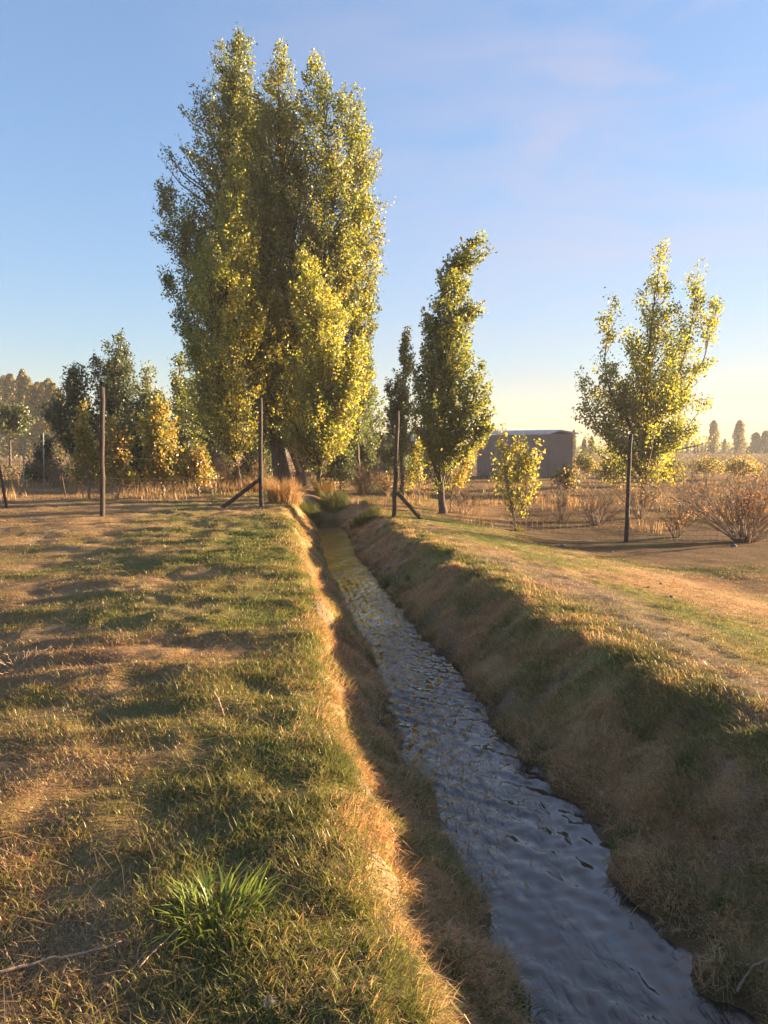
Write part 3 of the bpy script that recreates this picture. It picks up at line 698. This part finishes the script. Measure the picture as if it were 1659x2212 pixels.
def stake(xb, yb, xt, yt, dp, r, m_, label):
    b, tp = at(xb, yb, dp), at(xt, yt, dp); b[2] = min(b[2], gz(b[0], b[1]))
    m = MB(); P, _ = resample(np.vstack([b - [0, 0, .1], tp]), 6); m.tube(P, r, 8, jitter=.1)
    tag(m.build('stake', m_, origin=b, smooth=True), label, 'stake')
stake(14, 1056, -6, 985, 17, .03, M_POST, 'dark leaning stake cut by the left edge of the photo')
stake(50, 1026, 51, 958, 24, .02, M_STAKE, 'thin pale upright stake far left in the field')
stake(96, 1058, 93, 935, 26, .022, M_STAKE, 'second pale stake, right of the thin pale upright stake')
stake(142, 1062, 132, 1022, 21, .022, M_POST, 'short dark leaning stake left of the dark thicket tree')

mb = MB()
A, B = at(1072, 1150, 17.8), at(1352, 1168, 17.7); E = at(1720, 1190, 17.2)
for (P0, P1, n) in ((A, B, 22), (B, E, 26)):
    for k in range(n + 1):
        f = k / n; p = P0 * (1 - f) + P1 * f; zb = gz(p[0], p[1]) + .01
        hgt = .40 + .05 * math.sin(k * 1.3) + (.04 * f)
        mb.tube(np.array([[p[0], p[1], zb], [p[0] + rng.normal(0, .012), p[1], zb + hgt]]), .0028, 4)
    for hfrac in (.02, .14, .26, .40):
        pts = []
        for k in range(n + 1):
            f = k / n; p = P0 * (1 - f) + P1 * f
            pts.append([p[0], p[1] - .004, gz(p[0], p[1]) + .02 + hfrac * (1 + .06 * math.sin(k * 1.1))])
        mb.tube(np.array(pts), .0032, 4)
tag(mb.build('wire_mesh', M_WIRE, origin=A), 'low sagging rusty wire mesh along the ground beside the right fence post', 'wire fence')
mb = MB()
P0, P1, P2 = at(-160, 1100, 14.), at(220, 1100, 14.87), at(563, 1090, 17.27)
for hz in (.35, .75, 1.15):
    for a, b in ((P0, P1), (P1, P2)):
        pts = []
        for f in np.linspace(0, 1, 10):
            p = a * (1 - f) + b * f; pts.append([p[0], p[1] - .055, gz(a[0], a[1]) * (1 - f) + gz(b[0], b[1]) * f + hz - .06 * math.sin(PI * f)])
        mb.tube(np.array(pts), .0016, 4)
tag(mb.build('wire_strand', M_WIRE, origin=P1), 'thin fence wire strung between the two left posts', 'wire fence')

# ------------------------------------------------------------------ sticks, roots and stones
def stick(pix, r, label, lift=.02, name='stick', m_=M_STICK, cat='stick'):
    P = []
    for (xd, yd) in pix:
        p = ground_at(xd, yd); P.append([p[0], p[1], gz(p[0], p[1]) + lift])
    P, _ = resample(np.array(P), 14); P = P + rng.normal(0, r * .35, P.shape)
    m = MB(); m.tube(P, np.linspace(r, r * .55, 14), 7, jitter=.25)
    tag(m.build(name, m_, origin=P[0], smooth=True), label, cat)
stick([(-20, 2120), (60, 2098), (150, 2082), (215, 2072), (262, 2055)], .0055, 'long pale bare stick lying in the grass at the bottom left')
stick([(300, 2110), (370, 2040), (450, 1985)], .003, 'thin dry stalk leading up to the bright green clump', .03)
stick([(462, 1508), (475, 1535), (484, 1560)], .006, 'reddish stalk lying in the meadow left of the ditch', .04)
stick([(690, 1338), (730, 1375), (770, 1402)], .010, 'dead root lying on the left ditch slope, upper one', .008, 'root', M_TWIG, 'root')
stick([(712, 1432), (745, 1450), (775, 1478)], .010, 'dead root lying on the left ditch slope, lower one', .008, 'root', M_TWIG, 'root')
stick([(795, 1580), (800, 1600), (792, 1628)], .010, 'stubby root end poking from the left slope', .008, 'root', M_TWIG, 'root')
stick([(1590, 2160), (1625, 2105), (1670, 2085)], .006, 'whitish twig on the right bank at the bottom right corner', .03)
def stone(xd, yd, r, label):
    p = ground_at(xd, yd); m = MB()
    nu, nv = 10, 7
    th = np.arange(nu) * 2 * PI / nu; ph = np.linspace(.05, PI - .05, nv)
    V = np.array([[math.cos(a) * math.sin(b) * 1.25, math.sin(a) * math.sin(b), math.cos(b) * .7] for b in ph for a in th])
    V = V * (1 + .28 * (noise3(V, 1.3) - .5))[:, None] * r
    i = np.arange(nv - 1)[:, None] * nu + np.arange(nu)[None]; j = np.arange(nv - 1)[:, None] * nu + (np.arange(nu)[None] + 1) % nu
    o = np.array([p[0], p[1], gz(p[0], p[1]) + r * .3])
    m.add(V + o, np.stack([i, i + nu, j + nu, j], -1).reshape(-1, 4), [[k, (k + 1) % nu, 0] for k in range(1, nu - 1)] and np.array([[0, k, k + 1] for k in range(1, nu - 1)]))
    tag(m.build('stone', M_STONE, origin=o, smooth=True), label, 'stone')
stone(582, 2176, .024, 'small rounded grey stone in the grass at the bottom of the photo')
for xd, yd, r, lb in ((1402, 1270, .02, 'pale pebble in the lit right field'), (1322, 1193, .025, 'pale pebble nearest below the right fence post'), (1428, 1262, .02, 'second pale pebble in the lit right field, slightly farther right'),
                      (1450, 1290, .02, 'pebble lying a little nearer than the two pale ones'), (1585, 1182, .06, 'grey stone by the foot of the large bare shrub'), (1215, 1180, .05, 'flat grey stone under the wire mesh')):
    stone(xd, yd, r, lb)

# ------------------------------------------------------------------ buildings
def shed():
    c = at(1187, 1025, 47); zg = gz(c[0], c[1]) - .1
    R_ = at(1236, 1025, 46.6); Lf = at(1030, 1025, 50)
    top = at(1187, 938, 47)[2]
    t = thing('shed', 'grey brown rendered shed with a low sheet roof beyond the right field', 'shed', (c[0], c[1], zg))
    u = (R_ - c)[:2]; v = (Lf - c)[:2]
    lu, lv = np.linalg.norm(u), np.linalg.norm(v); u, v = u / lu, v / lv
    def prism(poly, z0, z1, z1b=None):
        m = MB(); n = len(poly)
        V = [(x, y, z0) for x, y in poly] + [(x, y, (z1 if z1b is None else z1b[k])) for k, (x, y) in enumerate(poly)]
        m.add(V, [(k, (k + 1) % n, n + (k + 1) % n, n + k) for k in range(n)] + [(n, n + 1, n + 2, n + 3), (3, 2, 1, 0)])
        return m
    P = lambda a, b: tuple(c[:2] + u * a + v * b)
    th = .2
    prism([P(0, 0), P(lu, 0), P(lu, th), P(0, th)], zg, top).build('gable_wall', M_RENDER_SHADED, t)
    prism([P(0, th), P(th, th), P(th, lv), P(0, lv)], zg, top).build('wall', M_RENDER_PALER, t)
    prism([P(lu - th, th), P(lu, th), P(lu, lv), P(lu - th, lv)], zg, top).build('wall', M_RENDER_SHADED, t)
    prism([P(th, lv - th), P(lu - th, lv - th), P(lu - th, lv), P(th, lv)], zg, top).build('wall', M_RENDER_SHADED, t)
    # roof: ridge close to the near corner, two shallow pitches of sheet, dark edge
    o = .18; m = MB()
    hz = [top + .02, top + .2, top - .0]
    aa = [-o, lu * .35, lu + o]
    V = []
    for z_off in (0, .07):
        for a, z in zip(aa, hz):
            V.append((*P(a, -o), z + z_off)); V.append((*P(a, lv + o), z + z_off))
    m.add(V, [(0, 2, 3, 1), (2, 4, 5, 3), (6, 7, 9, 8), (8, 9, 11, 10), (0, 6, 8, 2), (2, 8, 10, 4), (1, 3, 9, 7), (3, 5, 11, 9), (0, 1, 7, 6), (4, 10, 11, 5)])
    m.build('roof', M_SHEET, t)
    m = MB(); m.add([(*P(0, .0), top + .003), (*P(lu, 0), top + .003), (*P(lu * .35, 0), top + .18), (*P(0, .06), top + .003), (*P(lu, .06), top + .003), (*P(lu * .35, .06), top + .18)],
                    [(0, 1, 4, 3), (1, 2, 5, 4), (2, 0, 3, 5)], [(0, 2, 1), (3, 4, 5)])
    m.build('gable', M_EDGE, t)
shed()
def house():
    D_ = 42; x0, x1 = at(735, 1000, D_)[0], at(945, 1000, D_)[0]; zt = at(800, 940, D_)[2]; zg = gz(x0, D_) - .1
    t = thing('house', 'low dark adobe house in shade behind the gate posts and the spire poplar', 'house', (x0, D_, zg))
    ops = [(at(838, 0, D_)[0], at(852, 0, D_)[0], zg, zg + 1.75), (at(886, 0, D_)[0], at(900, 0, D_)[0], zg, zg + 1.75), (at(790, 0, D_)[0], at(806, 0, D_)[0], zg + .9, zg + 1.6)]
    ops.sort(); m = MB(); xx = x0
    for a, b, lo, hi in ops:
        m.box((xx, D_, zg), (a, D_ + .3, zt)); m.box((a, D_, hi), (b, D_ + .3, zt))
        if lo > zg: m.box((a, D_, zg), (b, D_ + .3, lo))
        xx = b
    m.box((xx, D_, zg), (x1, D_ + .3, zt)); m.box((x0, D_ + .3, zg), (x0 + .3, D_ + 5, zt)); m.box((x1 - .3, D_ + .3, zg), (x1, D_ + 5, zt)); m.box((x0 + .3, D_ + 4.7, zg), (x1 - .3, D_ + 5, zt))
    m.build('wall', M_ADOBE, t)
    for a, b, lo, hi in ops:
        m = MB(); m.box((a + .002, D_ + .18, lo + .003), (b - .002, D_ + .24, hi - .003)); m.build('doorway' if lo == zg else 'window_opening', M_OPENING_SHADE, t)  # dark panels paint the shade inside the openings
    m = MB(); m.box((x0 - .3, D_ - .45, zt + .003), (x1 + .3, D_ + 5.3, zt + .13)); m.build('roof', M_EDGE, t)
    m = MB(); a, b = at(889, 0, D_)[0], at(903, 0, D_)[0]; m.box((a, D_ - .5, zt - .32), (b, D_ - .455, zt + .16)); m.build('roof_sheet', M_BLUE, t)
    m = MB(); a, b = at(786, 0, D_)[0], at(802, 0, D_)[0]; m.box((a, D_ - .5, zt - .12), (b, D_ - .455, zt + .14)); m.build('roof_sheet', M_SHEET, t)
house()

# ------------------------------------------------------------------ far trees
def far_proto(kind, label, group, lsize=.5, n=900):
    """unit tall tree standing at the origin, later scaled"""
    b = np.zeros(3); t = thing('far_poplar' if kind == 'spire' else 'far_bush', label, 'tree' if kind == 'spire' else 'bush', b, group)
    w = MB(); w.tube(np.array([[0, 0, -.02], [.005, 0, .3], [0, .005, .9]]), [.022, .016, .004], 6); w.build('trunk', M_BARK, t)
    m = MB(); f = rng.random(n) ** .9
    R = .13 * np.interp(f, [0, .08, .3, .6, .85, 1], [.75, 1, 1.05, .9, .55, .15]) if kind == 'spire' else .42 * np.sqrt(np.clip(1 - (f * 1.0 - .25) ** 2 / .6, .02, 1))
    th = rng.uniform(0, 6.283, n); ro = R * rng.random(n) ** .5 * (.45 + 1.1 * noise3(np.stack([np.cos(th), np.sin(th), f * 5], -1), 2.4))
    pos = np.stack([np.cos(th) * ro, np.sin(th) * ro, .04 + f * .96], -1)
    col = np.where((rng.random(n) < .45)[:, None], np.array([.20, .15, .035]), LG * .55) * rng.uniform(.6, 1.3, (n, 1))
    leaves(m, pos, lsize * rng.uniform(.6, 1.3, n), col); m.build('crown', M_LEAF, t)
    return t
def put(src, first, x, dp, h, wide, label):
    o = src
    if not first:
        o = src.copy(); C.objects.link(o)
        for ch in src.children:
            c = ch.copy(); C.objects.link(c); c.parent = o
    o.location = (x, dp, gz(x, dp)); o.scale = (h * wide, h * wide, h); o.rotation_euler.z = rng.uniform(0, 6.28); o['label'] = label
    return o
protoP = far_proto('spire', 'far poplar', 'far poplars along the field edge', .032, 3200)
first = True
LEFT = [(-12, 815, .9), (8, 812, 1.1), (22, 808, 1.0), (36, 822, 1.), (48, 798, .8), (57, 812, .9), (68, 832, 1.), (80, 826, 1.0), (92, 826, 1.), (104, 818, .9), (113, 828, 1.1), (124, 840, 1.), (-34, 805, 1.2)]
names = ['cut by the photo edge', 'orange lit, nearest the left edge', 'orange lit, second from the left edge', 'short, before the tallest spire', 'tallest spire of the left row', 'slim, right of the tallest spire', 'short, at the gap of the left row', 'leaning on its taller neighbour', 'pale green, mid right of the row',
         'dark tipped, near the dark thicket', 'broad, touching the dark thicket', 'half hidden by the dark thicket', 'wholly at the row end, outside the left edge']
for (xd, yt, wd), nm in zip(LEFT, names):
    dp = 138 - (xd + 34) * .26 + rng.uniform(-3, 3); p = at(xd, yt, dp); h = p[2] - gz(p[0], dp)
    put(protoP, first, p[0], dp, h, wd, 'distant lit poplar in the left row, ' + nm); first = False
RIGHT = [(1543, 908, 1.35), (1598, 908, 1.5), (1566, 948, 1.2), (1634, 934, 2.2), (1655, 930, 2.0), (1680, 925, 2.), (1508, 962, 1.), (1517, 955, .9), (1524, 958, .9), (1500, 958, 1.), (1240, 928, .8), (1262, 948, 1.3), (1278, 942, 1.3), (1465, 955, 1.4), (1484, 948, 1.)]
names = ['separate full one nearest the lone tree', 'tall pointed one', 'short one between the two tall ones', 'broad one near the photo edge', 'broad one cut by the right edge', 'broad one just outside the right edge', 'tiny one left of the taller pair', 'tiny pointed one', 'tiny one closest to the full one', 'tiny one nearest the lone tree crown',
         'thin one behind the shed corner', 'short one right of the shed', 'second short one right of the shed', 'low broad one behind the lone tree', 'slim low one behind the lone tree']
for (xd, yt, wd), nm in zip(RIGHT, names):
    dp = 225 + rng.uniform(-12, 12)
    if 1230 < xd < 1290: dp = 150
    p = at(xd, yt, dp); h = p[2] - gz(p[0], dp)
    put(protoP, False, p[0], dp, h, wd, 'hazy distant poplar on the right horizon, ' + nm)
# low scrub line along the horizon, one uncountable mass each side
m = MB(); n = 26000
x = rng.uniform(-130, 190, n); hh = 1.2 + 4.5 * fbm(x * .12, x * 0, 71, 3) ** 1.5
y = np.where(x < -20, 150, 245) + rng.normal(0, 4, n)
z = ground_h(x, y) + hh * rng.random(n)
leaves(m, np.stack([x, y, z], -1), .55 * rng.uniform(.5, 1.3, n), np.where((rng.random(n) < .3)[:, None], LY * .6, LD * 1.3) * rng.uniform(.6, 1.3, (n, 1)))
tag(m.build('far_scrub', M_LEAF), 'low dark scrub line along the far edge of the fields', 'scrub', kind='stuff')
# scattered weeds in the right field
m = MB(); n = 60000
y = np.exp(rng.uniform(math.log(28), math.log(230), n)); x = rng.uniform(-.62, .62, n) * y
cl = fbm(x * .18, y * .09, 81, 3); k = cl > .5; x, y, cl = x[k], y[k], cl[k]; n = len(x)
z = ground_h(x, y) + rng.random(n) * (.25 + 2.4 * (cl - .5)) * .9
leaves(m, np.stack([x, y, z], -1), (.04 + .0011 * y) * rng.uniform(.6, 1.4, n), np.where((rng.random(n) < .35)[:, None], LG * .6, DRY * .5) * rng.uniform(.4, 1.2, (n, 1)))
tag(m.build('field_weeds', M_GRASS), 'dry brushy weeds scattered over the far fields', 'weeds', kind='stuff')

# ------------------------------------------------------------------ haze
HAZE = .0005
mb = MB(); mb.box((-350, -55, -2.2), (350, 410, 19))
m, nt, out = mat('pale_air')
pv = N(nt, 'ShaderNodeVolumePrincipled'); pv.inputs['Density'].default_value = HAZE
pv.inputs['Color'].default_value = (.93, .95, 1, 1); pv.inputs['Anisotropy'].default_value = .05
nt.links.new(pv.outputs[0], out.inputs['Volume'])
tag(mb.build('haze', m), 'pale sunlit morning air lying over the fields', 'haze', kind='stuff')

# ------------------------------------------------------------------ light
AZ, EL = math.radians(70), math.radians(6.8)
sdir = Vector((math.sin(AZ) * math.cos(EL), math.cos(AZ) * math.cos(EL), math.sin(EL)))
sun = bpy.data.lights.new('sun', 'SUN'); sun.energy = 5.0; sun.angle = math.radians(.5); sun.color = (1, .71, .42)
so_ = bpy.data.objects.new('sun', sun); C.objects.link(so_)
so_.rotation_euler = sdir.to_track_quat('Z', 'Y').to_euler(); so_.location = (60, 55, 30)
w = bpy.data.worlds.new('World'); bpy.context.scene.world = w; w.use_nodes = True
nt = w.node_tree; nt.nodes.clear(); L = nt.links.new
out = nt.nodes.new('ShaderNodeOutputWorld'); bg = nt.nodes.new('ShaderNodeBackground'); bg.inputs['Strength'].default_value = .088
sky = nt.nodes.new('ShaderNodeTexSky'); sky.sky_type = 'NISHITA'; sky.sun_disc = False
sky.sun_elevation = EL; sky.sun_rotation = AZ; sky.altitude = 600; sky.air_density = 1.0; sky.dust_density = .9; sky.ozone_density = 3.0
# thin cirrus veil, laid out by direction in the sky
tc = N(nt, 'ShaderNodeTexCoord'); mp = N(nt, 'ShaderNodeMapping'); mp.inputs['Scale'].default_value = (1.0, 1.0, 4.2); mp.inputs['Rotation'].default_value = (.12, .18, 0)
no = N(nt, 'ShaderNodeTexNoise', Scale=2.6, Detail=7., Roughness=.6, Distortion=.5)
L(tc.outputs['Generated'], mp.inputs[0]); L(mp.outputs[0], no.inputs['Vector'])
rp = N(nt, 'ShaderNodeMapRange'); rp.inputs['From Min'].default_value = .40; rp.inputs['From Max'].default_value = .8; rp.inputs['To Max'].default_value = .85
L(no.outputs['Fac'], rp.inputs['Value'])
dt = N(nt, 'ShaderNodeVectorMath', operation='DOT_PRODUCT'); dt.inputs[1].default_value = (.80, .50, .18); L(tc.outputs['Generated'], dt.inputs[0])
rp2 = N(nt, 'ShaderNodeMapRange'); rp2.inputs['From Min'].default_value = .3; rp2.inputs['From Max'].default_value = .95; L(dt.outputs['Value'], rp2.inputs['Value'])
ml = N(nt, 'ShaderNodeMath', operation='MULTIPLY'); L(rp.outputs[0], ml.inputs[0]); L(rp2.outputs[0], ml.inputs[1])
mx = N(nt, 'ShaderNodeMixRGB'); mx.inputs[2].default_value = (2.25, 2.2, 2.6, 1); L(ml.outputs[0], mx.inputs[0]); L(sky.outputs[0], mx.inputs[1])
# the eye's response to the glow round the sun: c / (1 + a * luminance)
lu_ = N(nt, 'ShaderNodeVectorMath', operation='DOT_PRODUCT'); lu_.inputs[1].default_value = (.25, .65, .10); L(mx.outputs[0], lu_.inputs[0])
de = N(nt, 'ShaderNodeMath', operation='MULTIPLY_ADD'); L(lu_.outputs['Value'], de.inputs[0]); de.inputs[1].default_value = .42; de.inputs[2].default_value = 1.
iv = N(nt, 'ShaderNodeMath', operation='DIVIDE'); iv.inputs[0].default_value = 1.; L(de.outputs[0], iv.inputs[1])
sc_ = N(nt, 'ShaderNodeVectorMath', operation='SCALE'); L(mx.outputs[0], sc_.inputs[0]); L(iv.outputs[0], sc_.inputs['Scale'])
tn = N(nt, 'ShaderNodeVectorMath', operation='MULTIPLY'); L(sc_.outputs[0], tn.inputs[0])
wm = N(nt, 'ShaderNodeMapRange'); wm.inputs['From Min'].default_value = .7; wm.inputs['From Max'].default_value = 4.; L(lu_.outputs['Value'], wm.inputs['Value'])
tm = N(nt, 'ShaderNodeMixRGB'); tm.inputs[1].default_value = (1.13, 1.0, .985, 1); tm.inputs[2].default_value = (1.28, .95, .86, 1)
L(wm.outputs[0], tm.inputs[0]); L(tm.outputs[0], tn.inputs[1])
hs = N(nt, 'ShaderNodeHueSaturation', Saturation=.95); L(tn.outputs[0], hs.inputs['Color']); L(hs.outputs[0], bg.inputs['Color']); L(bg.outputs[0], out.inputs['Surface'])

sc = bpy.context.scene
sc.view_settings.view_transform = 'Standard'; sc.view_settings.look = 'None'; sc.view_settings.gamma = 1
sc.view_settings.exposure = 2.8
sc.cycles.use_denoising = True
sc.cycles.max_bounces = 8; sc.cycles.transmission_bounces = 4; sc.cycles.volume_bounces = 0
sc.cycles.use_adaptive_sampling = True
print('script seconds', time.time() - T0)
